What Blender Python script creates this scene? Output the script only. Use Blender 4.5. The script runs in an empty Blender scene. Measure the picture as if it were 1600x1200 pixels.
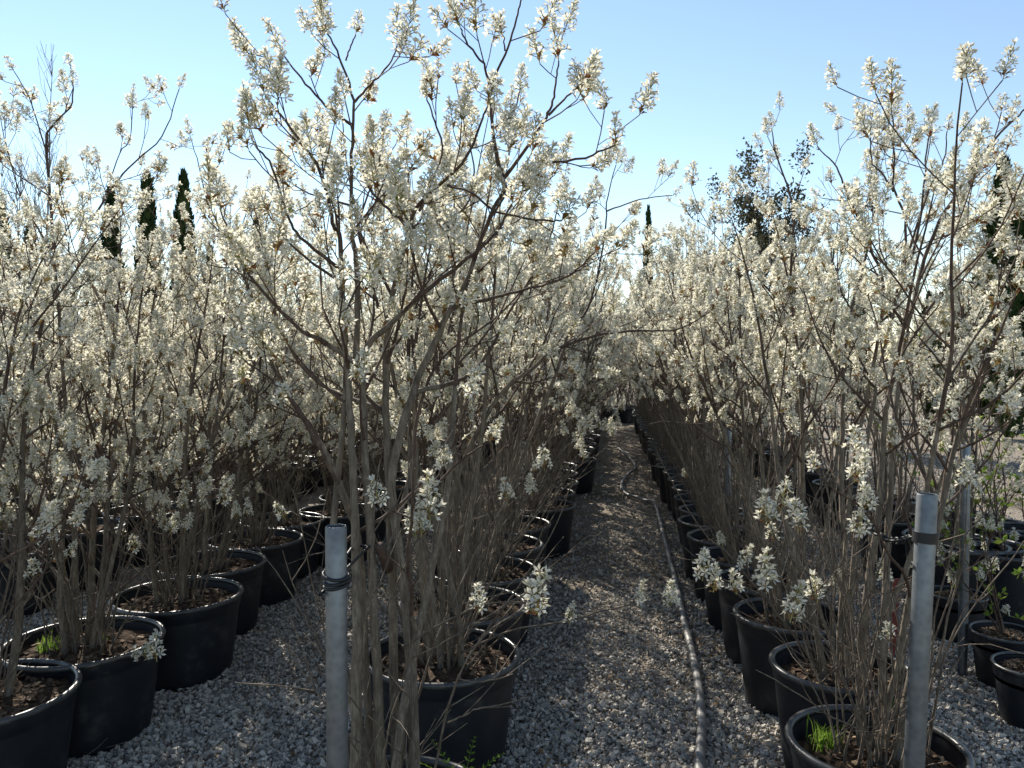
import bpy, math, random
import numpy as np
from mathutils import Vector, Matrix

SC = bpy.context.scene
C = SC.collection
PI = math.pi
rad = math.radians

# ------------------------------------------------------------------ camera, sky, sun, exposure
F = 1208.0                       # focal length in pixels of the 1600 px wide photograph
YAW, PITCH, EYE = rad(7.3), rad(-1.42), 1.55
cam = bpy.data.cameras.new('camera'); camo = bpy.data.objects.new('camera', cam); C.objects.link(camo)
cam.sensor_width = 36; cam.lens = 36 * F / 1600; cam.clip_start = 0.02; cam.clip_end = 2000
camo.location = (0, 0, EYE); camo.rotation_euler = (rad(90) + PITCH, 0, YAW)
SC.camera = camo

SUN_AZ, SUN_EL = rad(32), rad(34)      # azimuth measured from +Y (along the rows) towards -X
SUNV = Vector((-math.sin(SUN_AZ) * math.cos(SUN_EL), math.cos(SUN_AZ) * math.cos(SUN_EL), math.sin(SUN_EL)))
w = bpy.data.worlds.new('World'); SC.world = w; w.use_nodes = True
sky = w.node_tree.nodes.new('ShaderNodeTexSky'); sky.sky_type = 'NISHITA'; sky.sun_disc = False
sky.sun_elevation = SUN_EL; sky.sun_rotation = -SUN_AZ
sky.air_density = 1.1; sky.dust_density = 0.0; sky.ozone_density = 0.5; sky.altitude = 100
bg = w.node_tree.nodes['Background']; bg.inputs[1].default_value = 0.098
w.node_tree.links.new(sky.outputs[0], bg.inputs[0])
sl = bpy.data.lights.new('sun', 'SUN'); sl.energy = 5.0; sl.angle = rad(0.53); sl.color = (1, 0.93, 0.82)
so = bpy.data.objects.new('sun', sl); C.objects.link(so); so.rotation_euler = SUNV.to_track_quat('Z', 'Y').to_euler()
vs = SC.view_settings; vs.view_transform = 'Standard'; vs.look = 'None'; vs.exposure = 0.95; vs.gamma = 1
SC.render.engine = 'CYCLES'
cy = SC.cycles
cy.max_bounces = 7; cy.diffuse_bounces = 4; cy.glossy_bounces = 3; cy.transmission_bounces = 4; cy.transparent_max_bounces = 4
cy.use_denoising = True
cy.use_adaptive_sampling = False

# ------------------------------------------------------------------ pixel helpers
Rv = np.array([math.cos(YAW), math.sin(YAW), 0.0]); Fh = np.array([-math.sin(YAW), math.cos(YAW), 0.0]); Zv = np.array([0, 0, 1.0])
Fv = Fh * math.cos(PITCH) + Zv * math.sin(PITCH); Uv = Zv * math.cos(PITCH) - Fh * math.sin(PITCH)
def P(px, py, d):
    """point seen at a photograph pixel, at horizontal distance d ahead of the camera"""
    r = Fv + Rv * (px - 800) / F + Uv * (600 - py) / F
    return r * (d / r.dot(Fh)) + Zv * EYE
def G(px, py, z=0.0):
    """point of the ground (height z) seen at a pixel"""
    r = Fv + Rv * (px - 800) / F + Uv * (600 - py) / F
    return r * ((z - EYE) / r[2]) + Zv * EYE
def XD(px, d):
    p = P(px, 600, d); return float(p[0]), float(p[1])

# ------------------------------------------------------------------ mesh helpers
def mesh(name, V, Fc, mats, mi=None, smooth=True):
    """V (n,3); Fc (m,3) or (m,4) faces"""
    V = np.asarray(V, np.float32); Fc = np.asarray(Fc, np.int32)
    me = bpy.data.meshes.new(name); k = Fc.shape[1]; m = len(Fc)
    me.vertices.add(len(V)); me.vertices.foreach_set('co', V.ravel())
    me.loops.add(m * k); me.loops.foreach_set('vertex_index', Fc.ravel())
    me.polygons.add(m); me.polygons.foreach_set('loop_start', np.arange(0, m * k, k, dtype=np.int32))
    me.polygons.foreach_set('loop_total', np.full(m, k, np.int32))
    if mi is not None: me.polygons.foreach_set('material_index', np.asarray(mi, np.int32))
    me.polygons.foreach_set('use_smooth', np.full(m, bool(smooth)))
    for q in (mats if isinstance(mats, (list, tuple)) else [mats]): me.materials.append(q)
    me.update(calc_edges=True)
    return me
def link(name, me, parent=None, loc=None, rot=None, scale=None):
    o = bpy.data.objects.new(name, me); C.objects.link(o)
    if parent is not None: o.parent = parent
    if loc is not None: o.location = loc
    if rot is not None: o.rotation_euler = rot
    if scale is not None: o.scale = (scale,) * 3 if np.isscalar(scale) else scale
    return o
def tag(o, label=None, cat=None, group=None, kind=None):
    if label: o['label'] = label
    if cat: o['category'] = cat
    if group: o['group'] = group
    if kind: o['kind'] = kind
    return o
class MB:
    """collects triangles with material indices"""
    def __init__(s): s.V = []; s.T = []; s.M = []; s.n = 0
    def add(s, V, T, m=0):
        V = np.asarray(V, float); T = np.asarray(T, int)
        s.V.append(V); s.T.append(T + s.n); s.n += len(V)
        s.M.append(np.full(len(T), m) if np.isscalar(m) else np.asarray(m))
    def arr(s): return np.concatenate(s.V), np.concatenate(s.T), np.concatenate(s.M)
    def mesh(s, name, mats, smooth=True):
        V, T, M = s.arr(); return mesh(name, V, T, mats, M, smooth)
_tube = {}
def tube_tris(n, k, cap):
    if (n, k, cap) not in _tube:
        T = []
        for i in range(n - 1):
            for j in range(k):
                a, b = i * k + j, i * k + (j + 1) % k
                T += [(a, b, b + k), (a, b + k, a + k)]
        if cap:
            T += [((n - 1) * k, (n - 1) * k + j, (n - 1) * k + j + 1) for j in range(1, k - 1)]
            T += [(0, j + 1, j) for j in range(1, k - 1)]
        _tube[(n, k, cap)] = np.array(T)
    return _tube[(n, k, cap)]
def tube(mb, pts, r, k=5, m=0, cap=False):
    pts = np.asarray(pts, float); n = len(pts); r = np.broadcast_to(np.asarray(r, float), (n,))
    t = np.gradient(pts, axis=0); t /= np.linalg.norm(t, axis=1)[:, None] + 1e-12
    ref = np.array([0.13, 0.99, 0.05]) if abs(t[:, 1]).mean() < 0.8 else np.array([0.99, 0.1, 0.1])
    u = np.cross(t, ref); u /= np.linalg.norm(u, axis=1)[:, None] + 1e-12
    v = np.cross(t, u)
    a = np.arange(k) * 2 * PI / k
    V = pts[:, None] + r[:, None, None] * (np.cos(a)[None, :, None] * u[:, None] + np.sin(a)[None, :, None] * v[:, None])
    mb.add(V.reshape(-1, 3), tube_tris(n, k, cap), m)
def smooth_line(pts, per=6):
    """Catmull-Rom through the points"""
    p = np.asarray(pts, float); p = np.vstack([2 * p[0] - p[1], p, 2 * p[-1] - p[-2]]); out = []
    for i in range(1, len(p) - 2):
        for s in np.arange(per) / per:
            out.append(0.5 * ((2 * p[i]) + (-p[i-1] + p[i+1]) * s + (2*p[i-1] - 5*p[i] + 4*p[i+1] - p[i+2]) * s**2 + (-p[i-1] + 3*p[i] - 3*p[i+1] + p[i+2]) * s**3))
    out.append(p[-2]); return np.array(out)
def lathe(mb, prof, k=48, m=0, closed=False):
    prof = list(prof); n = len(prof); V = []
    for r, z in prof:
        for j in range(k):
            a = 2 * PI * j / k; V.append((r * math.cos(a), r * math.sin(a), z))
    T = []
    for i in range(n if closed else n - 1):
        i2 = (i + 1) % n
        for j in range(k):
            a, b, c, d = i*k + j, i*k + (j+1) % k, i2*k + (j+1) % k, i2*k + j
            T += [(a, b, c), (a, c, d)]
    mb.add(V, T, m)
def rot_to(d, spin):
    """3x3 matrix taking +Z to d with a spin about it"""
    d = np.asarray(d, float); d = d / (np.linalg.norm(d) + 1e-12)
    a = np.array([1.0, 0, 0]) if abs(d[0]) < 0.8 else np.array([0, 1.0, 0])
    u = np.cross(a, d); u /= np.linalg.norm(u); v = np.cross(d, u)
    c, s = math.cos(spin), math.sin(spin)
    return np.stack([c * u + s * v, -s * u + c * v, d], axis=1)

# ------------------------------------------------------------------ materials
def mat(name, rough=0.8, spec=0.3):
    m = bpy.data.materials.new(name); m.use_nodes = True; nt = m.node_tree
    b = nt.nodes['Principled BSDF']; b.inputs['Roughness'].default_value = rough; b.inputs['Specular IOR Level'].default_value = spec
    return m, nt, b
def N(nt, t, **k):
    n = nt.nodes.new(t)
    for a, v in k.items(): setattr(n, a, v)
    return n
def ramp(nt, fac, stops):
    r = N(nt, 'ShaderNodeValToRGB'); e = r.color_ramp.elements
    while len(e) < len(stops): e.new(0.5)
    for q, (p, c) in zip(e, stops): q.position = p; q.color = (*c, 1)
    nt.links.new(fac, r.inputs[0]); return r.outputs[0]
def noise(nt, scale, detail=4, coord='Object', rough=0.6):
    tc = N(nt, 'ShaderNodeTexCoord'); n = N(nt, 'ShaderNodeTexNoise')
    n.inputs['Scale'].default_value = scale; n.inputs['Detail'].default_value = detail; n.inputs['Roughness'].default_value = rough
    nt.links.new(tc.outputs[coord], n.inputs['Vector']); return n.outputs['Fac']
def bump(nt, b, fac, strength, dist=0.01):
    q = N(nt, 'ShaderNodeBump'); q.inputs['Strength'].default_value = strength; q.inputs['Distance'].default_value = dist
    nt.links.new(fac, q.inputs['Height']); nt.links.new(q.outputs[0], b.inputs['Normal'])
def leafy(name, stops, trans, tmul=(1, 1, 1)):
    """thin petals and leaves: diffuse on both sides plus light coming through"""
    m = bpy.data.materials.new(name); m.use_nodes = True; nt = m.node_tree; nt.nodes.clear()
    out = N(nt, 'ShaderNodeOutputMaterial'); g = N(nt, 'ShaderNodeNewGeometry')
    col = ramp(nt, g.outputs['Random Per Island'], stops)
    d = N(nt, 'ShaderNodeBsdfDiffuse'); t = N(nt, 'ShaderNodeBsdfTranslucent'); mx = N(nt, 'ShaderNodeMixShader')
    mx.inputs[0].default_value = trans
    mu = N(nt, 'ShaderNodeMix', data_type='RGBA', blend_type='MULTIPLY'); mu.inputs[0].default_value = 1
    mu.inputs[7].default_value = (*tmul, 1)
    nt.links.new(col, d.inputs[0]); nt.links.new(col, mu.inputs[6]); nt.links.new(mu.outputs[2], t.inputs[0])
    nt.links.new(d.outputs[0], mx.inputs[1]); nt.links.new(t.outputs[0], mx.inputs[2]); nt.links.new(mx.outputs[0], out.inputs[0])
    return m
M = {}
M['petal'] = leafy('petal', [(0, (0.61, 0.585, 0.485)), (0.6, (0.735, 0.72, 0.635)), (1, (0.79, 0.785, 0.735))], 0.48, (1.0, 0.98, 0.9))
M['bronze'] = leafy('bronze_leaf', [(0, (0.16, 0.075, 0.042)), (0.45, (0.26, 0.135, 0.07)), (0.8, (0.27, 0.19, 0.09)), (1, (0.19, 0.20, 0.07))], 0.4, (1.0, 0.9, 0.75))
M['green'] = leafy('fresh_green_leaf', [(0, (0.14, 0.22, 0.04)), (1, (0.24, 0.30, 0.06))], 0.5)
M['pedicel'] = leafy('flower_stalk', [(0, (0.34, 0.27, 0.13)), (0.5, (0.40, 0.38, 0.17)), (1, (0.50, 0.47, 0.22))], 0.2)
def bark(name, a, b_, c):
    m, nt, b = mat(name, 0.85, 0.2)
    tc = N(nt, 'ShaderNodeTexCoord'); mp = N(nt, 'ShaderNodeMapping'); mp.inputs['Scale'].default_value = (1, 1, 0.22); nt.links.new(tc.outputs['Object'], mp.inputs[0])
    def st(scale, det):
        n = N(nt, 'ShaderNodeTexNoise'); n.inputs['Scale'].default_value = scale; n.inputs['Detail'].default_value = det; n.inputs['Roughness'].default_value = 0.7
        nt.links.new(mp.outputs[0], n.inputs['Vector']); return n.outputs['Fac']
    base = ramp(nt, st(95, 6), [(0.3, a), (0.5, b_), (0.72, c)])
    spots = ramp(nt, noise(nt, 170, 2), [(0.62, (1, 1, 1)), (0.70, (1.5, 1.45, 1.4))])      # pale lenticels
    big = ramp(nt, noise(nt, 7, 3), [(0.3, (0.68, 0.68, 0.70)), (0.7, (1.15, 1.13, 1.08))])
    x1 = N(nt, 'ShaderNodeMix', data_type='RGBA', blend_type='MULTIPLY'); x1.inputs[0].default_value = 1; nt.links.new(base, x1.inputs[6]); nt.links.new(spots, x1.inputs[7])
    x2 = N(nt, 'ShaderNodeMix', data_type='RGBA', blend_type='MULTIPLY'); x2.inputs[0].default_value = 1; nt.links.new(x1.outputs[2], x2.inputs[6]); nt.links.new(big, x2.inputs[7])
    nt.links.new(x2.outputs[2], b.inputs['Base Color'])
    bump(nt, b, st(140, 5), 0.7, 0.004); return m
M['bark'] = bark('grey_brown_bark', (0.085, 0.069, 0.054), (0.165, 0.138, 0.108), (0.30, 0.26, 0.21))
M['twig'] = bark('dark_twig_bark', (0.05, 0.033, 0.026), (0.095, 0.067, 0.053), (0.17, 0.128, 0.10))
M['shoot'] = bark('pale_shoot_bark', (0.065, 0.053, 0.043), (0.13, 0.107, 0.086), (0.25, 0.215, 0.178))
M['grey_twig'] = bark('pale_twig_bark', (0.10, 0.09, 0.08), (0.19, 0.17, 0.15), (0.28, 0.26, 0.23))
m, nt, b = mat('black_plastic', 0.42, 0.45); M['pot'] = m
f = noise(nt, 9, 6); nt.links.new(ramp(nt, f, [(0.35, (0.006, 0.008, 0.012)), (0.58, (0.011, 0.013, 0.018)), (0.76, (0.06, 0.058, 0.055))]), b.inputs['Base Color'])
rr = N(nt, 'ShaderNodeMapRange'); rr.inputs[3].default_value = 0.3; rr.inputs[4].default_value = 0.65
nt.links.new(noise(nt, 22, 4), rr.inputs[0]); nt.links.new(rr.outputs[0], b.inputs['Roughness']); bump(nt, b, noise(nt, 30, 3), 0.15, 0.004)
m, nt, b = mat('weathered_rim_plastic', 0.38, 0.5); M['rim'] = m
nt.links.new(ramp(nt, noise(nt, 16, 6), [(0.35, (0.02, 0.021, 0.023)), (0.6, (0.05, 0.05, 0.05)), (0.8, (0.14, 0.13, 0.12))]), b.inputs['Base Color'])
m, nt, b = mat('potting_soil', 0.95, 0.1); M['soil'] = m
nt.links.new(ramp(nt, noise(nt, 45, 5), [(0.3, (0.025, 0.017, 0.012)), (0.55, (0.065, 0.043, 0.028)), (0.75, (0.14, 0.095, 0.06))]), b.inputs['Base Color'])
bump(nt, b, noise(nt, 90, 5), 0.8, 0.01)
def island(name, stops, rough=0.85, bs=200):
    m, nt, b = mat(name, rough, 0.25); g = N(nt, 'ShaderNodeNewGeometry')
    base = ramp(nt, g.outputs['Random Per Island'], stops)
    mx = N(nt, 'ShaderNodeMix', data_type='RGBA', blend_type='MULTIPLY'); mx.inputs[0].default_value = 0.7
    nt.links.new(base, mx.inputs[6]); nt.links.new(ramp(nt, noise(nt, bs, 3), [(0.3, (0.6, 0.6, 0.6)), (0.7, (1.15, 1.12, 1.08))]), mx.inputs[7])
    nt.links.new(mx.outputs[2], b.inputs['Base Color']); return m
M['stone'] = island('crushed_stone', [(0, (0.15, 0.143, 0.133)), (0.25, (0.29, 0.275, 0.25)), (0.6, (0.42, 0.397, 0.355)), (0.85, (0.56, 0.527, 0.47)), (1, (0.42, 0.345, 0.26))])
M['chip'] = island('bark_chip', [(0, (0.045, 0.028, 0.018)), (0.6, (0.12, 0.075, 0.045)), (1, (0.26, 0.19, 0.12))])
M['dry'] = leafy('dry_leaf', [(0, (0.13, 0.08, 0.045)), (0.5, (0.25, 0.17, 0.095)), (1, (0.42, 0.33, 0.21))], 0.2)
m, nt, b = mat('ground_earth', 0.95, 0.15); M['ground'] = m
f1 = ramp(nt, noise(nt, 55, 5), [(0.3, (0.10, 0.09, 0.075)), (0.5, (0.24, 0.215, 0.18)), (0.7, (0.42, 0.385, 0.33))])
f2 = ramp(nt, noise(nt, 0.9, 4), [(0.35, (0.62, 0.56, 0.48)), (0.6, (1.05, 1.0, 0.95))])
mx = N(nt, 'ShaderNodeMix', data_type='RGBA', blend_type='MULTIPLY'); mx.inputs[0].default_value = 1
nt.links.new(f1, mx.inputs[6]); nt.links.new(f2, mx.inputs[7]); nt.links.new(mx.outputs[2], b.inputs['Base Color'])
bump(nt, b, noise(nt, 60, 4), 1.0, 0.02)
m, nt, b = mat('galvanised_steel', 0.42, 0.5); M['steel'] = m
b.inputs['Metallic'].default_value = 0.75
tc = N(nt, 'ShaderNodeTexCoord'); vo = N(nt, 'ShaderNodeTexVoronoi'); vo.inputs['Scale'].default_value = 60
nt.links.new(tc.outputs['Object'], vo.inputs['Vector'])
c1 = ramp(nt, vo.outputs['Distance'], [(0, (0.145, 0.16, 0.178)), (1, (0.215, 0.235, 0.255))])
c2 = ramp(nt, noise(nt, 7, 5), [(0.4, (1, 1, 1)), (0.7, (0.72, 0.73, 0.75))])
mx = N(nt, 'ShaderNodeMix', data_type='RGBA', blend_type='MULTIPLY'); mx.inputs[0].default_value = 1
nt.links.new(c1, mx.inputs[6]); nt.links.new(c2, mx.inputs[7]); nt.links.new(mx.outputs[2], b.inputs['Base Color'])
rr = N(nt, 'ShaderNodeMapRange'); rr.inputs[3].default_value = 0.36; rr.inputs[4].default_value = 0.6
nt.links.new(noise(nt, 14, 4), rr.inputs[0]); nt.links.new(rr.outputs[0], b.inputs['Roughness'])
m, nt, b = mat('black_rubber', 0.5, 0.4); M['rubber'] = m; b.inputs['Base Color'].default_value = (0.014, 0.015, 0.017, 1)
m, nt, b = mat('dusty_hose', 0.45, 0.5); M['hose'] = m
nt.links.new(ramp(nt, noise(nt, 14, 5), [(0.3, (0.07, 0.069, 0.067)), (0.6, (0.27, 0.26, 0.245))]), b.inputs['Base Color'])
m, nt, b = mat('red_plastic', 0.5, 0.4); M['red'] = m; b.inputs['Base Color'].default_value = (0.11, 0.016, 0.014, 1)
M['cypress'] = leafy('cypress_foliage', [(0, (0.018, 0.032, 0.014)), (0.6, (0.035, 0.058, 0.022)), (1, (0.065, 0.085, 0.03))], 0.15)
M['oak'] = leafy('evergreen_leaf', [(0, (0.035, 0.04, 0.022)), (0.6, (0.07, 0.075, 0.04)), (1, (0.13, 0.11, 0.07))], 0.25)
M['grass'] = leafy('grass_blade', [(0, (0.09, 0.17, 0.025)), (1, (0.20, 0.30, 0.05))], 0.5)
m, nt, b = mat('far_hill', 0.95, 0.1); M['hill'] = m
nt.links.new(ramp(nt, noise(nt, 0.06, 6), [(0.35, (0.06, 0.075, 0.05)), (0.65, (0.12, 0.12, 0.085))]), b.inputs['Base Color'])

# ------------------------------------------------------------------ flower clusters (axis +Z, origin where the twig ends)
def make_cluster(rng, nf, L, hi, nleaf):
    mb = MB(); up = np.array([0, 0, 1.0])
    bend = rng.normal(0, 0.10, 2)
    ax = lambda z: np.array([bend[0] * z * z / L, bend[1] * z * z / L, z])
    tube(mb, [ax(0), ax(L * 0.5), ax(L * 0.95)], [0.0013, 0.001, 0.0006], 3, 2)
    for i in range(nf):
        f = (i + 0.4) / nf; z = L * (0.14 + 0.86 * f); az = i * 2.4 + rng.uniform(-0.4, 0.4)
        out = np.array([math.cos(az), math.sin(az), 0])
        tilt = rad(72 - 62 * f ** 1.5 + rng.uniform(-14, 14))
        dv = out * math.sin(tilt) + up * math.cos(tilt)
        pl = rng.uniform(0.012, 0.021) * (1.1 - 0.3 * f)
        c = ax(z) + dv * pl
        tube(mb, [ax(z), c], [0.0009, 0.0011], 3, 2)
        fd = dv + rng.normal(0, 0.22, 3) + up * 0.15; R = rot_to(fd, rng.uniform(0, 6.28))
        pL = rng.uniform(0.0130, 0.0180) * (1 if f < 0.9 else 0.85); pw = pL * rng.uniform(0.19, 0.25)
        op = rad(rng.uniform(48, 80)) * (1 if f < 0.85 else 0.6)
        for k in range(5):
            a = k * 2 * PI / 5 + rng.uniform(-0.15, 0.15); o = op + rng.uniform(-0.2, 0.2)
            e = np.array([math.cos(a) * math.sin(o), math.sin(a) * math.sin(o), math.cos(o)])
            s = np.array([-math.sin(a), math.cos(a), 0]); nn = np.cross(e, s)
            cur = rng.uniform(-0.25, 0.15) * pL
            if hi:
                V = [e * pL * 0.06, e * pL * 0.58 + s * pw + nn * cur * 0.2, e * pL * 0.58 - s * pw + nn * cur * 0.2, e * pL + nn * cur, e * pL * 0.55 - nn * pw * 0.35]
                T = [(0, 4, 1), (0, 2, 4), (1, 4, 3), (4, 2, 3)]
            else:
                V = [e * pL * 0.06, e * pL * 0.58 + s * pw * 1.25, e * pL * 0.58 - s * pw * 1.25, e * pL + nn * cur]
                T = [(0, 2, 1), (1, 2, 3)]
            mb.add(np.array(V) @ R.T + c, T, 0)
        q = 0.0021
        V = np.array([[q, 0, 0], [-q * .5, q * .87, 0], [-q * .5, -q * .87, 0], [0, 0, 0.0042]]) @ R.T + c
        mb.add(V, [(0, 1, 3), (1, 2, 3), (2, 0, 3)], 2)
    for i in range(nleaf):
        az = rng.uniform(0, 6.28); o = rad(rng.uniform(20, 75)); lL = rng.uniform(0.015, 0.030); lw = lL * rng.uniform(0.14, 0.24)
        e = np.array([math.cos(az) * math.sin(o), math.sin(az) * math.sin(o), math.cos(o)]); s = np.array([-math.sin(az), math.cos(az), 0]); nn = np.cross(e, s)
        p0 = ax(L * rng.uniform(0, 0.25))
        V = np.array([e * 0, e * lL * .3, e * lL * .3 + s * lw * .4 + nn * lw * .2, e * lL * .3 - s * lw * .4 + nn * lw * .2, e * lL * .65 + s * lw + nn * lw * .7, e * lL * .65 - s * lw + nn * lw * .7, e * lL * .68, e * lL - nn * lL * .1]) + p0
        T = [(0, 2, 1), (0, 1, 3), (1, 2, 4), (1, 4, 6), (1, 6, 3), (3, 6, 5), (4, 7, 6), (6, 7, 5)] if hi else [(0, 4, 6), (0, 6, 5), (4, 7, 6), (6, 7, 5)]
        mb.add(V, T, 1)
    return mb
rng = np.random.default_rng(7)
CM = [M['petal'], M['bronze'], M['pedicel']]; CMG = [M['petal'], M['green'], M['pedicel']]
HI, LO = [], []
for i in range(14):
    nf = int(rng.integers(12, 22)); L = 0.034 + 0.0017 * nf + rng.uniform(-0.01, 0.012)
    HI.append(make_cluster(rng, nf, L, True, int(rng.integers(3, 7))).mesh('flower_cluster', CMG if i == 5 else CM))
for i in range(8):
    nf = int(rng.integers(10, 13)); L = 0.036 + 0.0019 * nf
    LO.append(make_cluster(rng, nf, L, False, int(rng.integers(3, 6))).arr())

# ------------------------------------------------------------------ growing shrubs
def norm(v): return v / (np.linalg.norm(v) + 1e-12)
def walk(rng, p, d, L, up, wob, step):
    n = max(3, int(L / step) + 1); s = L / (n - 1); pts = [np.array(p, float)]; d = norm(np.array(d, float))
    kink = rng.normal(0, wob, (n, 3))
    for i in range(n - 1):
        d = norm(d + kink[i] + np.array([0, 0, up])); pts.append(pts[-1] + d * s)
    return np.array(pts)
def spawn(rng, pts, r, lvl, brs, sites, start, gap, lens, zlow=1.0, keep=1.0):
    seg = np.linalg.norm(np.diff(pts, axis=0), axis=1); cum = np.concatenate([[0], np.cumsum(seg)]); L = cum[-1]
    s = L * start + rng.uniform(0, gap); az = rng.uniform(0, 6.28)
    while s < L * 0.98:
        i = min(np.searchsorted(cum, s) - 1, len(seg) - 1); i = max(i, 0); f = (s - cum[i]) / seg[i]
        p = pts[i] * (1 - f) + pts[i + 1] * f; t = norm(pts[i + 1] - pts[i])
        rr = r[i] * (1 - f) + r[i + 1] * f
        az += 2.4 + rng.uniform(-0.7, 0.7); an = rad(rng.uniform(28, 62))
        d = rot_to(t, az) @ np.array([math.sin(an), 0, math.cos(an)])
        if lvl == 0:
            l = ((L - s) * rng.uniform(0.25, 0.55) + rng.uniform(0.08, 0.2)) * lens
            if rng.random() < keep or p[2] > zlow:
                q = walk(rng, p, d, l, 0.10, 0.13, 0.07); n = len(q)
                r0 = min(rr * 0.62, 0.0065); qr = np.linspace(r0, 0.0017, n); brs.append((q, qr))
                spawn(rng, q, qr, 1, brs, sites, 0.2, 0.062, 1, zlow, keep)
        else:
            if rng.random() < 0.86:
                l = rng.uniform(0.025, 0.13); q = walk(rng, p, d, l, 0.16, 0.10, 0.045)
                if p[2] > zlow + rng.normal(0, 0.26) or rng.random() < (0.2 if zlow < 0.9 else 0.07):
                    sites.append((q[-1], norm(q[-1] - q[-2]))); brs.append((q, np.linspace(min(rr * 0.7, 0.0026), 0.0014, len(q))))
                elif rng.random() < 0.5: brs.append((q, np.linspace(min(rr * 0.7, 0.0024), 0.001, len(q))))
        s += rng.uniform(0.65, 1.35) * gap
    if pts[-1][2] > zlow - 0.1 or rng.random() < 0.2: sites.append((pts[-1], norm(pts[-1] - pts[-2])))
def grow_shrub(rng, H, nstem=6, spread=0.22, nshoot=10, z0=0.33, zlow=1.15, rbase=0.09, gap=0.135, thick=1.0, lens=1.0, lean=0.6):
    """returns stems [branch list], shoots [branch list], flower sites; origin on the ground at the pot's middle"""
    stems, shoots, sites = [], [], []
    a0 = rng.uniform(0, 6.28)
    for i in range(nstem):
        a = a0 + i * 2 * PI / nstem + rng.uniform(-0.4, 0.4); rb = rng.uniform(0.2, 1) * rbase
        p = (rb * math.cos(a), rb * math.sin(a), z0); tl = spread * rng.uniform(0.25, 1.15)
        d = (math.cos(a) * tl, math.sin(a) * tl, 1)
        L = (H - z0) * rng.uniform(0.78, 1.0) / math.cos(tl * 0.75); r0 = rng.uniform(0.008, 0.0145) * thick
        q = walk(rng, p, d, L, 0.018, 0.055, 0.09); qr = r0 * (1 - np.linspace(0, 1, len(q)) ** 1.1) + 0.0018
        brs = [(q, qr)]; spawn(rng, q, qr, 0, brs, sites, 0.14 if zlow < 0.9 else 0.30, gap, lens, zlow, 1.0 if zlow < 0.9 else 0.45); stems.append(brs)
    for i in range(nshoot):
        a = rng.uniform(0, 6.28); rb = rng.uniform(0.2, 1.4) * rbase
        p = (rb * math.cos(a), rb * math.sin(a), z0); tl = 0.04 + lean * rng.random() ** 2
        L = rng.uniform(0.35, 1.25); q = walk(rng, p, (math.cos(a) * tl, math.sin(a) * tl, 1), L, 0.03, 0.09, 0.08)
        qr = np.linspace(rng.uniform(0.003, 0.006), 0.0013, len(q)); brs = [(q, qr)]
        for k in range(int(L * 5)):
            j = int(rng.integers(1, len(q) - 1)); az = rng.uniform(0, 6.28)
            d = rot_to(norm(q[j + 1] - q[j]), az) @ np.array([0.7, 0, 0.7])
            t = walk(rng, q[j], d, rng.uniform(0.08, 0.3), 0.05, 0.12, 0.06); brs.append((t, np.linspace(0.0022, 0.001, len(t))))
        if rng.random() < (0.3 if zlow < 0.9 else 0.1): sites.append((q[-1], norm(q[-1] - q[-2])))
        shoots.append(brs)
    return stems, shoots, sites
BM = [M['bark'], M['twig']]; SM = [M['bark'], M['shoot']]
def branch_mb(brs, mb=None, fine=True):
    mb = mb or MB()
    for q, r in brs:
        k = 8 if r[0] > 0.012 and fine else 6 if r[0] > 0.006 and fine else 4 if r[0] > 0.003 else 3
        if len(r) < 2: continue
        m = np.repeat((0.5 * (r[:-1] + r[1:]) < 0.0062).astype(int), 2 * k)
        tube(mb, q, r, k, m)
    return mb
def site_rt(rng, p, d):
    return rot_to(norm(d) * 0.75 + np.array([0, 0, 0.75]) + rng.normal(0, 0.18, 3), rng.uniform(0, 6.28)), rng.uniform(0.72, 1.18)
def blossom_mesh(rng, sites):
    V, T, MI, n = [], [], [], 0
    for p, d in sites:
        v, t, m_ = LO[int(rng.integers(len(LO)))]; R, s = site_rt(rng, p, d)
        V.append(v @ R.T * s + p); T.append(t + n); MI.append(m_); n += len(v)
    return mesh('blossom', np.concatenate(V), np.concatenate(T), CM, np.concatenate(MI))

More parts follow.
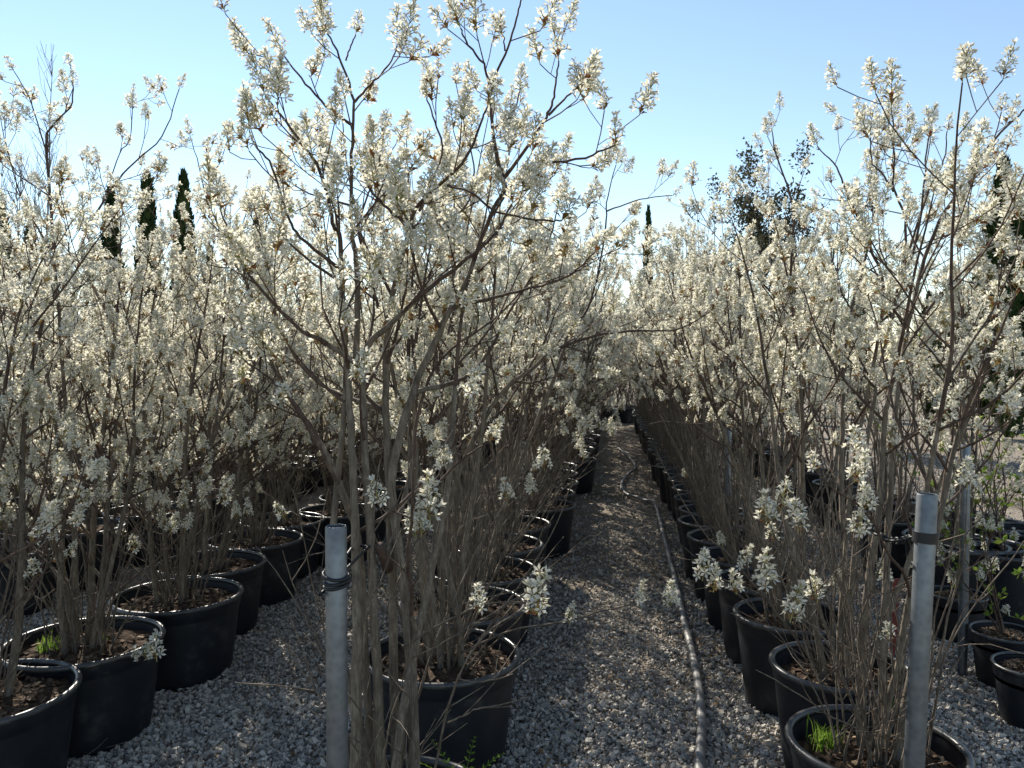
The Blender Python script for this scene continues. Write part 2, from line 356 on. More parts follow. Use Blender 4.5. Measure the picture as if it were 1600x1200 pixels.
# ------------------------------------------------------------------ pots
def pot_meshes(R, H, taper, lip, depth):
    mb = MB(); rb = R * taper; t = 0.006; zt = H - lip * 1.1
    rr = lambda z: rb + (R - rb) * (z / H)
    prof = [(0.001, 0.001), (rb - 0.02, 0.001), (rb - 0.004, 0.006), (rb, 0.018)] + [(rr(H * f), H * f) for f in (0.2, 0.4, 0.6, 0.8)] + [(rr(zt - 0.05), zt - 0.05), (rr(zt - 0.047) + 0.004, zt - 0.045), (rr(zt) + 0.004, zt)]
    lathe(mb, prof, 56)
    lathe(mb, [(rr(zt) - t, zt), (rr(H - depth - 0.06) - t, H - depth - 0.06)], 56)
    body = mb.mesh('pot', M['pot'])
    mb = MB(); ring = []
    for i in range(10):
        a = 2 * PI * i / 10; ring.append((R + 0.002 + lip * 0.62 * math.cos(a), H - lip * 0.6 + lip * 0.6 * math.sin(a)))
    lathe(mb, ring, 56, closed=True); rim = mb.mesh('rim', M['rim'])
    # soil with a crumbly surface and bark chips
    rng = np.random.default_rng(int(R * 1000)); mb = MB(); k, n = 40, 9; V = [(0, 0, H - depth + 0.015)]; T = []
    for i in range(1, n + 1):
        r_ = (rr(H - depth) - t - 0.001) * i / n
        for j in range(k):
            a = 2 * PI * j / k; V.append((r_ * math.cos(a), r_ * math.sin(a), H - depth + 0.02 * (1 - (i / n) ** 2) + rng.normal(0, 0.005)))
    for j in range(k): T.append((0, 1 + j, 1 + (j + 1) % k))
    for i in range(n - 1):
        for j in range(k):
            a, b_, c, d = 1 + i * k + j, 1 + i * k + (j + 1) % k, 1 + (i + 1) * k + (j + 1) % k, 1 + (i + 1) * k + j
            T += [(a, d, c), (a, c, b_)]
    mb.add(V, T, 0)
    for i in range(170):
        r_ = (R - 0.04) * math.sqrt(rng.random()); a = rng.uniform(0, 6.28)
        c = np.array([r_ * math.cos(a), r_ * math.sin(a), H - depth + 0.02 * (1 - (r_ / R) ** 2) + 0.004])
        B = np.array([[x, y, z] for x in (-1, 1) for y in (-1, 1) for z in (-1, 1)]) * rng.uniform(0.4, 1.3, 3) * [0.014, 0.007, 0.003] + rng.normal(0, 0.0012, (8, 3))
        mb.add(B @ rot_to(rng.normal(0, 0.4, 3) + [0, 0, 1], rng.uniform(0, 6.28)).T + c, BOX, 1)
    soil = mb.mesh('soil', [M['soil'], M['chip']], smooth=False)
    return body, rim, soil
BOX = np.array([(0, 1, 3), (0, 3, 2), (4, 6, 7), (4, 7, 5), (0, 4, 5), (0, 5, 1), (2, 3, 7), (2, 7, 6), (0, 2, 6), (0, 6, 4), (1, 5, 7), (1, 7, 3)])
POT = {'wide': pot_meshes(0.30, 0.40, 0.84, 0.020, 0.055), 'deep': pot_meshes(0.245, 0.42, 0.82, 0.020, 0.07), 'small': pot_meshes(0.15, 0.26, 0.8, 0.012, 0.035)}
ALLPOTS = []
def add_pot(root, kind, rng):
    b_, r_, s_ = POT[kind]; a = rng.uniform(0, 6.28)
    po = link('pot', b_, root, rot=(0, 0, a)); link('rim', r_, po); link('soil', s_, root, rot=(0, 0, a))
    ALLPOTS.append((root.location.x, root.location.y, {'wide': 0.30, 'deep': 0.245, 'small': 0.15}[kind]))
def root_at(name, x, y, rz=0.0, s=1.0):
    o = bpy.data.objects.new(name, None); C.objects.link(o); o.empty_display_size = 0.2
    o.location = (x, y, 0); o.rotation_euler = (0, 0, rz); o.scale = (s, s, s); return o
def build_shrub(root, rng, stems, shoots, sites, cap=300, big=1.0):
    """a near shrub: every stem, shoot and flower cluster is its own part (local coordinates, no rotation on the root)"""
    for brs in stems: link('stem', branch_mb(brs).mesh('stem', BM), root)
    for brs in shoots: link('shoot', branch_mb(brs).mesh('shoot', SM), root)
    base = np.array(root.location); here = np.array([0, 0, EYE])
    sites = [q for q in sites if np.linalg.norm(q[0] + base - here) > 1.62]
    sites = sorted(sites, key=lambda s: np.linalg.norm(s[0] + base - here))
    for p, d in sites[:cap]:
        R, s = site_rt(rng, p, d); s *= big; o = link('flower_cluster', HI[int(rng.integers(len(HI)))], root)
        o.matrix_local = Matrix.Translation(p) @ Matrix(R.tolist()).to_4x4() @ Matrix.Scale(s, 4)
    if len(sites) > cap: tag(link('blossom', blossom_mesh(rng, sites[cap:]), root), kind='stuff')

# ------------------------------------------------------------------ the setting: ground, far hills
def ground():
    xs = np.concatenate([-np.geomspace(600, 12, 12), np.linspace(-11, 11, 45), np.geomspace(12, 600, 12)]); rg = np.random.default_rng(3)
    X, Y = np.meshgrid(xs, xs + 8); Z = rg.normal(0, 0.002, X.shape) * (np.hypot(X, Y - 8) < 12)
    n = len(xs); V = np.stack([X.ravel(), Y.ravel(), Z.ravel() - 0.006], 1)
    T = [(i * n + j, i * n + j + 1, (i + 1) * n + j + 1, (i + 1) * n + j) for i in range(n - 1) for j in range(n - 1)]
    tag(link('ground', mesh('ground', V, T, M['ground'])), 'grey gravel ground of the nursery', 'ground', kind='structure')
ground()
def hills():
    rg = np.random.default_rng(5); n = 90; V, T = [], []
    for i in range(n):
        a = rad(-75 + 150 * i / (n - 1)); h = 9 + 4 * math.sin(i * 0.21) + 2.5 * math.sin(i * 0.53 + 1) + rg.normal(0, 0.35)
        for r_, z in ((330, -0.5), (360, h * 0.55), (400, h), (470, h * 0.9), (560, -0.5)): V.append((r_ * math.sin(a), r_ * math.cos(a), z))
    for i in range(n - 1):
        for j in range(4): a = i * 5 + j; T.append((a, a + 5, a + 6, a + 1))
    tag(link('hills', mesh('hills', V, T, M['hill'])), 'low far hills behind the nursery', 'hills', kind='structure')
hills()

# ------------------------------------------------------------------ near shrubs, traced where the photograph shows their limbs
rng = np.random.default_rng(21)
def traced(rng, base, lines, sites, zlow=1.2, gap=0.105, lens=0.6, keep=0.4):
    """lines: lists of (px, py, distance) with start radius and end radius; returns branch lists in local coordinates"""
    out = []
    for pts, r0, r1, start in lines:
        q = smooth_line([P(*p) - base for p in pts], 5); q = q + rng.normal(0, 0.0013, q.shape)
        s = np.linspace(0, 1, len(q)); r = r0 + (r1 - r0) * s ** 0.55
        brs = [(q, r)]; spawn(rng, q, r, 0, brs, sites, start, gap, lens, zlow, keep); out.append(brs)
    return out
def add_line(rng, root, base, pts, r0, clusters=True, name='shoot'):
    """a low bare shoot ending in a flower cluster"""
    q = smooth_line([P(*p) - base for p in pts], 5); q = q + rng.normal(0, 0.0013, q.shape)
    brs = [(q, np.linspace(r0, 0.0014, len(q)))]
    for k in range(3):
        j = int(rng.integers(len(q) // 3, len(q) - 1)); t = walk(rng, q[j], norm(q[j + 1] - q[j]) + rng.normal(0, 0.5, 3), rng.uniform(0.04, 0.14), 0.08, 0.1, 0.04)
        brs.append((t, np.linspace(0.002, 0.001, len(t))))
    link(name, branch_mb(brs).mesh(name, SM), root)
def add_clusters(rng, root, base, spots):
    for px, py, d in spots:
        p = P(px, py, d) - base; R, s = site_rt(rng, p, np.array([0, 0, 1.0])); s *= 1.12; o = link('flower_cluster', HI[int(rng.integers(len(HI)))], root)
        p = p - R @ np.array([0, 0, 0.04]); o.matrix_local = Matrix.Translation(p) @ Matrix(R.tolist()).to_4x4() @ Matrix.Scale(s, 4)

ROWM = 'shrubs of the row behind the upright post'; ROWR = 'shrubs of the row beside the hose'; ROWL = 'shrubs of the row of wide pots across the gravel'
# the tall shrub behind the upright post
hx, hy = XD(598, 1.95); hb = np.array([hx, hy, 0.0]); hero = root_at('potted_shrub', hx, hy); add_pot(hero, 'wide', rng)
tag(hero, 'tall multi-stemmed white-flowering shrub strapped to the upright steel post', 'shrub', ROWM)
D = 2.0; sites = []
lines = [
 ([(556, 1330, 1.93), (557, 1000, 1.93), (556, 850, 1.95), (550, 700, 1.96), (545, 600, 1.97), (535, 500, 1.95), (531, 375, 1.93), (520, 349, 1.92), (501, 270, 1.9), (456, 202, 1.88), (415, 150, 1.86)], 0.018, 0.0022, 0.55),
 ([(602, 1330, 1.96), (582, 900, 1.97), (572, 720, 1.98), (570, 560, 1.97), (610, 507, 1.92), (667, 453, 1.88), (720, 413, 1.84), (770, 370, 1.82), (800, 320, 1.8)], 0.0165, 0.0025, 0.5),
 ([(570, 575, 1.97), (510, 537, 1.92), (463, 510, 1.88), (400, 443, 1.84), (365, 380, 1.82), (345, 330, 1.8)], 0.009, 0.002, 0.3),
 ([(622, 1330, 2.0), (612, 900, 2.03), (603, 630, 2.05), (607, 510, 2.05), (620, 433, 2.04), (640, 356, 2.02), (655, 319, 2.0), (722, 255, 1.96), (748, 200, 1.94), (762, 165, 1.93)], 0.016, 0.0022, 0.55),
 ([(652, 1330, 1.95), (640, 1000, 1.98), (612, 760, 2.02), (647, 610, 2.06), (683, 527, 2.08), (703, 483, 2.08), (728, 442, 2.08), (760, 352, 2.06), (790, 296, 2.04), (835, 262, 2.0), (914, 246, 1.96), (962, 226, 1.93)], 0.0185, 0.002, 0.55),
 ([(790, 296, 2.04), (778, 250, 2.04), (768, 190, 2.05), (768, 131, 2.05), (794, 75, 2.04), (809, 22, 2.03), (815, -8, 2.02)], 0.0075, 0.002, 0.15),
 ([(787, 280, 2.04), (842, 202, 2.02), (862, 165, 2.0), (868, 130, 2.0), (873, 95, 2.0)], 0.006, 0.002, 0.25),
 ([(856, 180, 2.0), (887, 150, 1.98), (908, 132, 1.97)], 0.004, 0.002, 0.4),
 ([(772, 200, 2.05), (802, 177, 2.03), (811, 142, 2.02)], 0.0032, 0.0018, 0.85),
 ([(767, 140, 2.05), (755, 100, 2.03), (728, 65, 2.01), (720, 45, 2.0)], 0.004, 0.002, 0.3),
 ([(790, 80, 2.04), (785, 55, 2.03)], 0.003, 0.002, 0.9),
 ([(557, 560, 2.0), (558, 430, 2.02), (548, 340, 2.04), (550, 240, 2.05), (552, 157, 2.05), (531, 90, 2.04), (505, 40, 2.03)], 0.0105, 0.002, 0.3),
 ([(553, 160, 2.05), (585, 125, 2.03), (608, 100, 2.02), (621, 70, 2.0)], 0.0045, 0.002, 0.35),
 ([(550, 195, 2.05), (510, 165, 2.02), (470, 122, 2.0), (445, 88, 1.98)], 0.0045, 0.002, 0.3),
 ([(540, 95, 2.05), (548, 72, 2.06), (556, 55, 2.06)], 0.003, 0.002, 0.3),
 ([(530, 420, 1.98), (470, 370, 1.95), (449, 335, 1.93), (426, 262, 1.9), (400, 228, 1.88), (391, 205, 1.87)], 0.0055, 0.002, 0.35),
 ([(703, 483, 2.08), (763, 467, 2.05), (820, 452, 2.0), (880, 435, 1.97), (930, 395, 1.94)], 0.0065, 0.002, 0.25),
 ([(640, 356, 2.02), (600, 320, 2.06), (575, 290, 2.08), (565, 250, 2.1)], 0.005, 0.002, 0.25),
 ([(655, 330, 2.0), (690, 240, 2.1), (680, 190, 2.12), (665, 150, 2.13)], 0.0045, 0.002, 0.3),
 ([(700, 290, 2.0), (735, 300, 1.9), (775, 330, 1.86), (850, 345, 1.83), (878, 345, 1.82)], 0.004, 0.002, 0.3),
 ([(645, 615, 2.06), (740, 580, 2.2), (800, 480, 2.3), (850, 400, 2.35), (870, 330, 2.38)], 0.008, 0.002, 0.3),
 ([(603, 640, 2.05), (500, 600, 2.2), (440, 520, 2.3), (420, 430, 2.35), (400, 330, 2.38)], 0.008, 0.002, 0.3),
 ([(585, 1330, 2.0), (566, 900, 2.06), (548, 800, 2.08), (500, 690, 2.12), (440, 600, 2.16), (400, 500, 2.18), (378, 410, 2.18)], 0.015, 0.002, 0.6),
 ([(556, 830, 2.0), (520, 740, 1.95), (470, 650, 1.9), (430, 600, 1.86), (380, 560, 1.83)], 0.009, 0.002, 0.6),
 ([(615, 850, 2.03), (655, 790, 2.0), (720, 720, 1.97), (765, 690, 1.95)], 0.007, 0.002, 0.75),
 ([(604, 880, 2.0), (640, 740, 2.1), (655, 640, 2.14), (690, 560, 2.18), (770, 500, 2.2), (830, 440, 2.2)], 0.010, 0.002, 0.55),
 ([(640, 356, 2.02), (720, 330, 2.15), (740, 280, 2.2), (735, 220, 2.22)], 0.005, 0.002, 0.2),
 ([(620, 433, 2.04), (560, 370, 2.2), (590, 260, 2.3), (600, 200, 2.3)], 0.006, 0.002, 0.25),
]
st = traced(rng, hb, lines, sites, zlow=1.35)
st2, sh2, si2 = grow_shrub(rng, 2.15, 2, 0.2, 12, zlow=1.6, rbase=0.10, lean=0.3)
build_shrub(hero, rng, st + st2, sh2, sites + si2, big=1.08)
mbk = MB(); tube(mbk, [P(606, 890, 2.0) - hb, P(600, 868, 1.97) - hb, P(592, 852, 1.945) - hb], [0.014, 0.0125, 0.0115], 9, 0, True)
link('pruned_stub', mbk.mesh('pruned_stub', [M['twig']]), hero)
add_line(rng, hero, hb, [(630, 1010, 1.9), (690, 975, 1.86), (745, 948, 1.84), (800, 940, 1.82), (838, 950, 1.8)], 0.0035)
add_line(rng, hero, hb, [(640, 1030, 1.9), (700, 1000, 1.8), (790, 945, 1.78), (842, 918, 1.77)], 0.003)
add_clusters(rng, hero, hb, [(748, 933, 1.84), (838, 940, 1.8), (842, 912, 1.77), (658, 812, 1.8), (672, 790, 1.82), (646, 815, 1.84)])
add_line(rng, hero, hb, [(600, 960, 1.9), (640, 870, 1.86), (662, 815, 1.82)], 0.003)
add_line(rng, hero, hb, [(655, 1330, 1.88), (690, 1150, 1.8), (715, 1060, 1.76), (760, 990, 1.74), (820, 950, 1.72)], 0.0035)
add_line(rng, hero, hb, [(700, 1130, 1.8), (740, 1110, 1.78), (770, 1104, 1.77)], 0.0025)
add_line(rng, hero, hb, [(716, 1062, 1.76), (755, 1065, 1.74), (802, 1053, 1.72)], 0.002)
add_line(rng, hero, hb, [(640, 1330, 1.86), (650, 1200, 1.82), (680, 1122, 1.8)], 0.003)

ORD = ['first', 'second', 'third', 'fourth', 'fifth', 'sixth', 'seventh', 'eighth']
def near(px, d, kind, H, label, group, lines=(), grow=(6, 0.22, 10), zlow=1.1, gap=0.135, cap=200, lens=1.0):
    x, y = XD(px, d); o = root_at('potted_shrub', x, y); add_pot(o, kind, rng); tag(o, label, 'shrub', group)
    base = np.array([x, y, 0.0]); sites = []; st = traced(rng, base, lines, sites, zlow, 0.13) if lines else []
    st2, sh, si = grow_shrub(rng, H, grow[0], grow[1], grow[2], zlow=zlow, gap=gap, lens=lens, lean=1.0 if group == ROWM else 0.6)
    build_shrub(o, rng, st + st2, sh, sites + si, cap); return o, base
# row behind the upright post
lab = '%s white-flowering shrub behind the one strapped to the upright post'
o, bs = near(690, 3.07, 'wide', 2.55, lab % 'first', ROWM, [
 ([(690, 1040, 3.07), (700, 800, 3.1), (767, 637, 3.05), (833, 575, 3.0), (871, 546, 2.97), (933, 523, 2.94), (996, 517, 2.9), (1058, 515, 2.88), (1110, 488, 2.85)], 0.015, 0.002, 0.5)], (6, 0.24, 24), gap=0.155)
add_line(rng, o, bs, [(720, 1020, 3.0), (800, 985, 2.8), (880, 972, 2.7), (960, 950, 2.62), (1045, 938, 2.58)], 0.0046)
add_clusters(rng, o, bs, [(892, 960, 2.7), (1000, 930, 2.6), (1048, 932, 2.58), (850, 718, 2.8), (830, 758, 2.8), (792, 770, 2.8)])
add_line(rng, o, bs, [(700, 1000, 3.0), (760, 860, 2.9), (825, 770, 2.82), (850, 725, 2.8)], 0.004)
o, bs = near(722, 3.72, 'wide', 2.7, lab % 'second', ROWM, [
 ([(730, 960, 3.7), (800, 760, 3.65), (870, 580, 3.6), (890, 520, 3.57), (923, 471, 3.55), (945, 367, 3.52), (948, 317, 3.5), (962, 258, 3.48)], 0.014, 0.002, 0.5),
 ([(948, 330, 3.5), (1000, 312, 3.47), (1050, 305, 3.45)], 0.004, 0.002, 0.3)], (6, 0.24, 26), gap=0.155)
for i in range(3):
    o, bs = near(754 + i * 20, 4.35 + i * 0.63, 'wide', 2.6, lab % ORD[i + 2], ROWM, (), (6, 0.24, 22), cap=130, gap=0.15)
    dd = 4.1 + 0.5 * i       # flowering shoots that lean out over the path
    for e in ([(800 + 20 * i, 850, dd + 0.2), (870 + 15 * i, 750, dd), (925 + 15 * i, 690, dd - 0.1)], [(800 + 20 * i, 830, dd + 0.2), (850 + 20 * i, 700, dd), (900 + 22 * i, 640, dd - 0.1)]): add_line(rng, o, bs, e, 0.004)
    add_clusters(rng, o, bs, [(900 + 30 * i + rng.uniform(-28, 28), 672 + rng.uniform(-45, 45), dd - 0.1 + rng.uniform(-0.1, 0.1)) for k in range(7)])
# row beside the hose
lab = '%s white-flowering shrub of the hose-side row, counted from the leaning post'
o, bs = near(1375, 2.3, 'deep', 2.25, lab % 'first', ROWR, [
 ([(1375, 1165, 2.3), (1385, 900, 2.32), (1395, 700, 2.36), (1410, 560, 2.4), (1435, 440, 2.42), (1461, 362, 2.43), (1506, 284, 2.43), (1555, 216, 2.42), (1592, 180, 2.42), (1625, 150, 2.42)], 0.014, 0.002, 0.5),
 ([(1400, 620, 2.39), (1440, 500, 2.36), (1500, 430, 2.34), (1550, 380, 2.32), (1590, 330, 2.3)], 0.007, 0.002, 0.3)], (3, 0.3, 24), zlow=1.15)
add_line(rng, o, bs, [(1350, 1150, 2.25), (1290, 1000, 2.1), (1190, 930, 2.05), (1130, 905, 2.0), (1100, 885, 1.98)], 0.0035)
add_clusters(rng, o, bs, [(1100, 885, 1.98), (1118, 905, 1.98), (1150, 905, 2.0), (1196, 905, 2.04), (1240, 950, 2.0), (1275, 918, 2.05), (1224, 780, 2.1), (1246, 808, 2.1), (1197, 800, 2.1), (1340, 822, 2.1), (1165, 868, 2.1)])
for e in [[(1360, 1160, 2.25), (1300, 960, 2.15), (1250, 850, 2.1), (1222, 788, 2.1)], [(1380, 1160, 2.25), (1345, 950, 2.15), (1338, 830, 2.1)], [(1360, 1150, 2.25), (1290, 1020, 2.15), (1240, 955, 2.0)], [(1300, 1000, 2.15), (1280, 950, 2.08), (1275, 922, 2.05)],
          [(1450, 1180, 2.2), (1480, 1010, 2.1), (1530, 920, 2.05), (1560, 860, 2.0)], [(1370, 1150, 2.2), (1300, 1120, 2.1), (1250, 1085, 2.0), (1180, 1045, 1.95)], [(1400, 1160, 2.2), (1460, 1000, 2.1), (1500, 880, 2.05)]]:
    add_line(rng, o, bs, e, 0.0032)
near(1318, 2.9, 'deep', 2.5, lab % 'second', ROWR, [
 ([(1325, 1050, 2.9), (1340, 800, 2.9), (1370, 600, 2.9), (1400, 470, 2.9), (1416, 355, 2.9), (1397, 295, 2.9), (1397, 240, 2.9), (1388, 190, 2.9)], 0.013, 0.002, 0.5),
 ([(1400, 470, 2.9), (1437, 355, 2.85), (1446, 250, 2.83), (1456, 190, 2.82)], 0.007, 0.002, 0.3),
 ([(1397, 300, 2.9), (1379, 272, 2.88), (1361, 248, 2.87), (1362, 185, 2.86)], 0.005, 0.002, 0.3),
 ([(1405, 440, 2.9), (1450, 300, 3.0), (1475, 250, 3.02), (1480, 205, 3.03)], 0.006, 0.002, 0.3),
 ([(1310, 1050, 2.95), (1330, 750, 3.0), (1380, 480, 3.0), (1358, 385, 3.0), (1326, 310, 3.0), (1307, 261, 3.0), (1277, 230, 3.0)], 0.012, 0.002, 0.5)], (3, 0.26, 24))
near(1240, 3.5, 'deep', 2.2, lab % 'third', ROWR, [
 ([(1240, 960, 3.5), (1250, 700, 3.5), (1235, 450, 3.5), (1240, 330, 3.5), (1212, 240, 3.5), (1206, 200, 3.5)], 0.013, 0.002, 0.5)], (4, 0.24, 24))
for i in range(4): near([1198, 1163, 1137, 1117][i], 4.05 + 0.52 * i, 'deep', 2.28, lab % ORD[i + 3], ROWR, (), (5, 0.25, 18), cap=130)
# row of wide pots across the gravel
lab = '%s white-flowering shrub of the wide-pot row facing the upright post across the gravel'
near(-38, 2.7, 'wide', 2.3, lab % 'first', ROWL, (), (5, 0.22, 24), zlow=0.75)
o, bs = near(126, 3.22, 'wide', 2.55, lab % 'second', ROWL, [
 ([(120, 1000, 3.2), (115, 800, 3.2), (100, 600, 3.2), (85, 400, 3.2), (73, 230, 3.2), (80, 200, 3.2), (113, 160, 3.2), (110, 105, 3.2)], 0.013, 0.002, 0.5),
 ([(75, 250, 3.2), (50, 165, 3.2), (23, 112, 3.2)], 0.005, 0.002, 0.3),
 ([(85, 400, 3.2), (30, 300, 3.2), (-5, 160, 3.2)], 0.006, 0.002, 0.3)], (5, 0.24, 28), zlow=0.75)
add_line(rng, o, bs, [(80, 1065, 3.1), (130, 1045, 2.95), (185, 1028, 2.85), (225, 1020, 2.8)], 0.0035); add_clusters(rng, o, bs, [(228, 1010, 2.8), (242, 1018, 2.8), (215, 1018, 2.82)])
o, bs = near(275, 3.87, 'wide', 2.5, lab % 'third', ROWL, [
 ([(265, 930, 3.85), (240, 700, 3.82), (180, 520, 3.8), (127, 397, 3.78), (163, 313, 3.76), (200, 263, 3.75), (253, 213, 3.74), (280, 138, 3.73)], 0.013, 0.002, 0.5),
 ([(160, 317, 3.76), (187, 240, 3.8), (203, 217, 3.8), (208, 152, 3.8)], 0.005, 0.002, 0.3),
 ([(285, 930, 3.9), (330, 700, 3.9), (400, 500, 3.9), (340, 367, 3.9), (320, 300, 3.9), (313, 267, 3.9), (297, 213, 3.9)], 0.012, 0.002, 0.5),
 ([(325, 290, 3.9), (347, 245, 3.88), (356, 213, 3.87)], 0.004, 0.002, 0.8)], (3, 0.24, 26), zlow=0.75)
add_clusters(rng, o, bs, [(160 + 26 * i + rng.uniform(-8, 8), 782 + rng.uniform(-22, 16), 3.4 + rng.uniform(-0.1, 0.1)) for i in range(10)] + [(225, 735, 3.45), (250, 725, 3.45), (275, 715, 3.45)])
for i in range(5): add_line(rng, o, bs, [(275 + rng.uniform(-20, 20), 940, 3.8), (260 + 30 * (i - 2) * 0.6, 850, 3.6), (180 + 45 * i, 790, 3.42)], 0.0035)
for i, (px, d) in enumerate([(327, 4.5), (397, 5.12), (440, 5.75)]): near(px, d, 'wide', 2.6, lab % ORD[i + 3], ROWL, (), (6, 0.24, 22), cap=130, zlow=0.7)

# ------------------------------------------------------------------ farther shrubs: shared shapes, each its own object
VAR = []
for i in range(10):
    low = i >= 5      # the first five flower only high up, the others down to knee height
    st, sh, si = grow_shrub(rng, rng.uniform(2.4, 2.75), 6, 0.25 if low else 0.2, 16 if low else 17, zlow=0.6 if low else 1.18, lean=0.6 if low else 0.85)
    mb = MB()
    for brs in st: branch_mb(brs, mb, False)
    k0 = len(mb.M)
    for brs in sh: branch_mb(brs, mb, False)
    mb.M[k0:] = [np.where(a == 1, 2, a) for a in mb.M[k0:]]
    VAR.append((mb.mesh('branches', BM + [M['shoot']]), blossom_mesh(rng, si)))
def far(x, y, kind, label, group, s=None):
    o = root_at('potted_shrub', x, y, rng.uniform(0, 6.28)); add_pot(o, kind, rng)
    s = s or (rng.uniform(0.84, 1.04) if x < -1.5 else rng.uniform(1.02, 1.22)); dz = (0, 0, 0.33 * (1 - s))
    br, bl = VAR[int(rng.integers(5)) + (5 if x < -1.5 or y > 20.3 or (x < 0 and y > 7.5) else 0)]; link('branches', br, o, loc=dz, scale=s); link('blossom', bl, o, loc=dz, scale=s); tag(o, label, 'shrub', group)
y = 6.35
while y < 20.5:
    far(-0.62 + rng.normal(0, 0.03) + (0.08 if y > 9 else 0), y, 'wide', 'white-flowering potted shrub farther along the row behind the upright post', ROWM); y += 0.63
y = 6.2
while y < 20:
    far(0.79 + rng.normal(0, 0.03), y, 'deep', 'white-flowering potted shrub farther along the hose-side row', ROWR, rng.uniform(1.0, 1.18)); y += 0.54
y = 5.9
while y < 19:
    far(-2.2 + rng.normal(0, 0.04), y, 'wide', 'white-flowering potted shrub farther along the wide-pot row', ROWL); y += 0.64
BLK = 'dense block of shrubs behind the wide-pot row'
for x0, y0, dy in ((-3.75, 4.4, 0.66), (-5.3, 6.3, 0.72), (-6.8, 8.2, 0.85), (-8.4, 10.2, 1.0)):
    y = y0
    while y < 17.5:
        far(x0 + rng.normal(0, 0.06), y, 'wide', 'white-flowering potted shrub in the dense block behind the wide-pot row', BLK); y += dy
y = 5.2
while y < 15:
    far(2.2 + rng.normal(0, 0.08), y, 'deep', 'white-flowering potted shrub in the thin row behind the hose-side row', 'shrubs of the thin row by the open ground', rng.uniform(0.8, 0.98)); y += 0.85
for x, y in ((-0.15, 20.6), (0.35, 20.9), (0.1, 22.0), (0.6, 21.9), (-0.5, 22.3), (1.1, 21.6), (1.7, 21.2), (1.5, 22.6)):
    far(x, y, 'wide', 'white-flowering potted shrub closing the far end of the hose path', 'shrubs across the end of the path')
# low young plants in small pots beside the open ground
def small_plant(px, d, label, H=0.9, leafs=True, kind='small', group='small pots beside the open ground'):
    x, y = XD(px, d); o = root_at('potted_sapling', x, y); add_pot(o, kind, rng); tag(o, label, 'sapling', group)
    z0 = {'small': 0.22, 'deep': 0.34}[kind]; sites = []
    for i in range(4):
        a = rng.uniform(0, 6.28); q = walk(rng, (0.02 * math.cos(a), 0.02 * math.sin(a), z0), (0.3 * math.cos(a), 0.3 * math.sin(a), 1), H * rng.uniform(0.6, 1), 0.03, 0.1, 0.07)
        r = np.linspace(0.006, 0.0015, len(q)); brs = [(q, r)]; spawn(rng, q, r, 1, brs, sites, 0.1, 0.07, 1, 0.1); link('stem', branch_mb(brs).mesh('stem', BM), o)
    for p, d_ in sites:
        R, s = site_rt(rng, p, d_)
        if rng.random() < 0.3:
            c = link('flower_cluster', HI[int(rng.integers(len(HI)))], o); c.matrix_local = Matrix.Translation(p) @ Matrix(R.tolist()).to_4x4() @ Matrix.Scale(s * 0.9, 4)
    mb = MB()
    for p, d_ in sites:
        for k in range(4):
            e = norm(d_ + rng.normal(0, 0.7, 3)); s = norm(np.cross(e, rng.normal(0, 1, 3))); l = rng.uniform(0.02, 0.045)
            mb.add([p, p + e * l * .5 + s * l * .24, p + e * l * .5 - s * l * .24, p + e * l], [(0, 2, 1), (1, 2, 3)], 0)
    link('leaves', mb.mesh('leaves', [M['green']]), o)
small_plant(1578, 3.72, 'young leafy sapling in the larger black pot standing alone on the open gravel', 0.75, kind='small')
small_plant(1622, 3.3, 'young leafy sapling in the little pot at the open gravel edge, half cut off', 0.6)
small_plant(1500, 4.35, 'young sapling in the dusty pot between the leaning post and the lone black pot', 0.9)
for i, (px, d) in enumerate([(1535, 4.9), (1585, 4.7), (1480, 5.1), (1560, 5.5), (1610, 5.3), (1510, 5.8)]):
    small_plant(px, d, 'young sapling in the cluster of black pots behind the lone black pot', rng.uniform(0.7, 1.2), kind='deep', group='cluster of sapling pots')

# ------------------------------------------------------------------ posts, ties, hose
def post(top, bottom_dir, label, lean=None):
    """hollow galvanised tube; top point and foot on the ground"""
    top = np.array(top); foot = np.array(bottom_dir); r = 0.0225; ax = top - foot; L = np.linalg.norm(ax)
    o = bpy.data.objects.new('steel_post', None); C.objects.link(o); o.location = foot
    R = rot_to(ax / L, 0); o.rotation_euler = Matrix(R.tolist()).to_euler(); tag(o, label, 'post', 'galvanised support posts')
    mb = MB(); lathe(mb, [(r, -0.08), (r, L * 0.3), (r, L * 0.6), (r, L - 0.002), (r - 0.001, L)], 36); lathe(mb, [(r - 0.003, L), (r - 0.003, L - 0.25)], 36)
    link('tube_wall', mb.mesh('tube_wall', [M['steel']]), o)
    mb = MB(); lathe(mb, [(r - 0.001, L), (r - 0.002, L + 0.0008), (r - 0.003, L)], 36); link('cut_edge', mb.mesh('cut_edge', [M['steel']]), o)
    return foot, ax / L, r
t1 = P(525, 822, 1.62); p1 = post(t1, (t1[0], t1[1], 0), 'upright galvanised steel post standing before the tall strapped shrub')
t2 = P(1449, 772, 1.78); b2 = P(1428, 1200, 1.78); k2 = t2[2] / (t2[2] - b2[2]); f2 = t2 + (b2 - t2) * k2
p2 = post(t2, f2, 'galvanised steel post leaning outwards at the head of the hose-side row')
t3 = P(1509, 695, 3.85); post(t3, (t3[0], t3[1], 0), 'steel post standing by the sapling pots behind the leaning post')
t4 = P(1138, 668, 5.2); post(t4, (t4[0], t4[1], 0), 'steel post among the stems of the hose-side row')
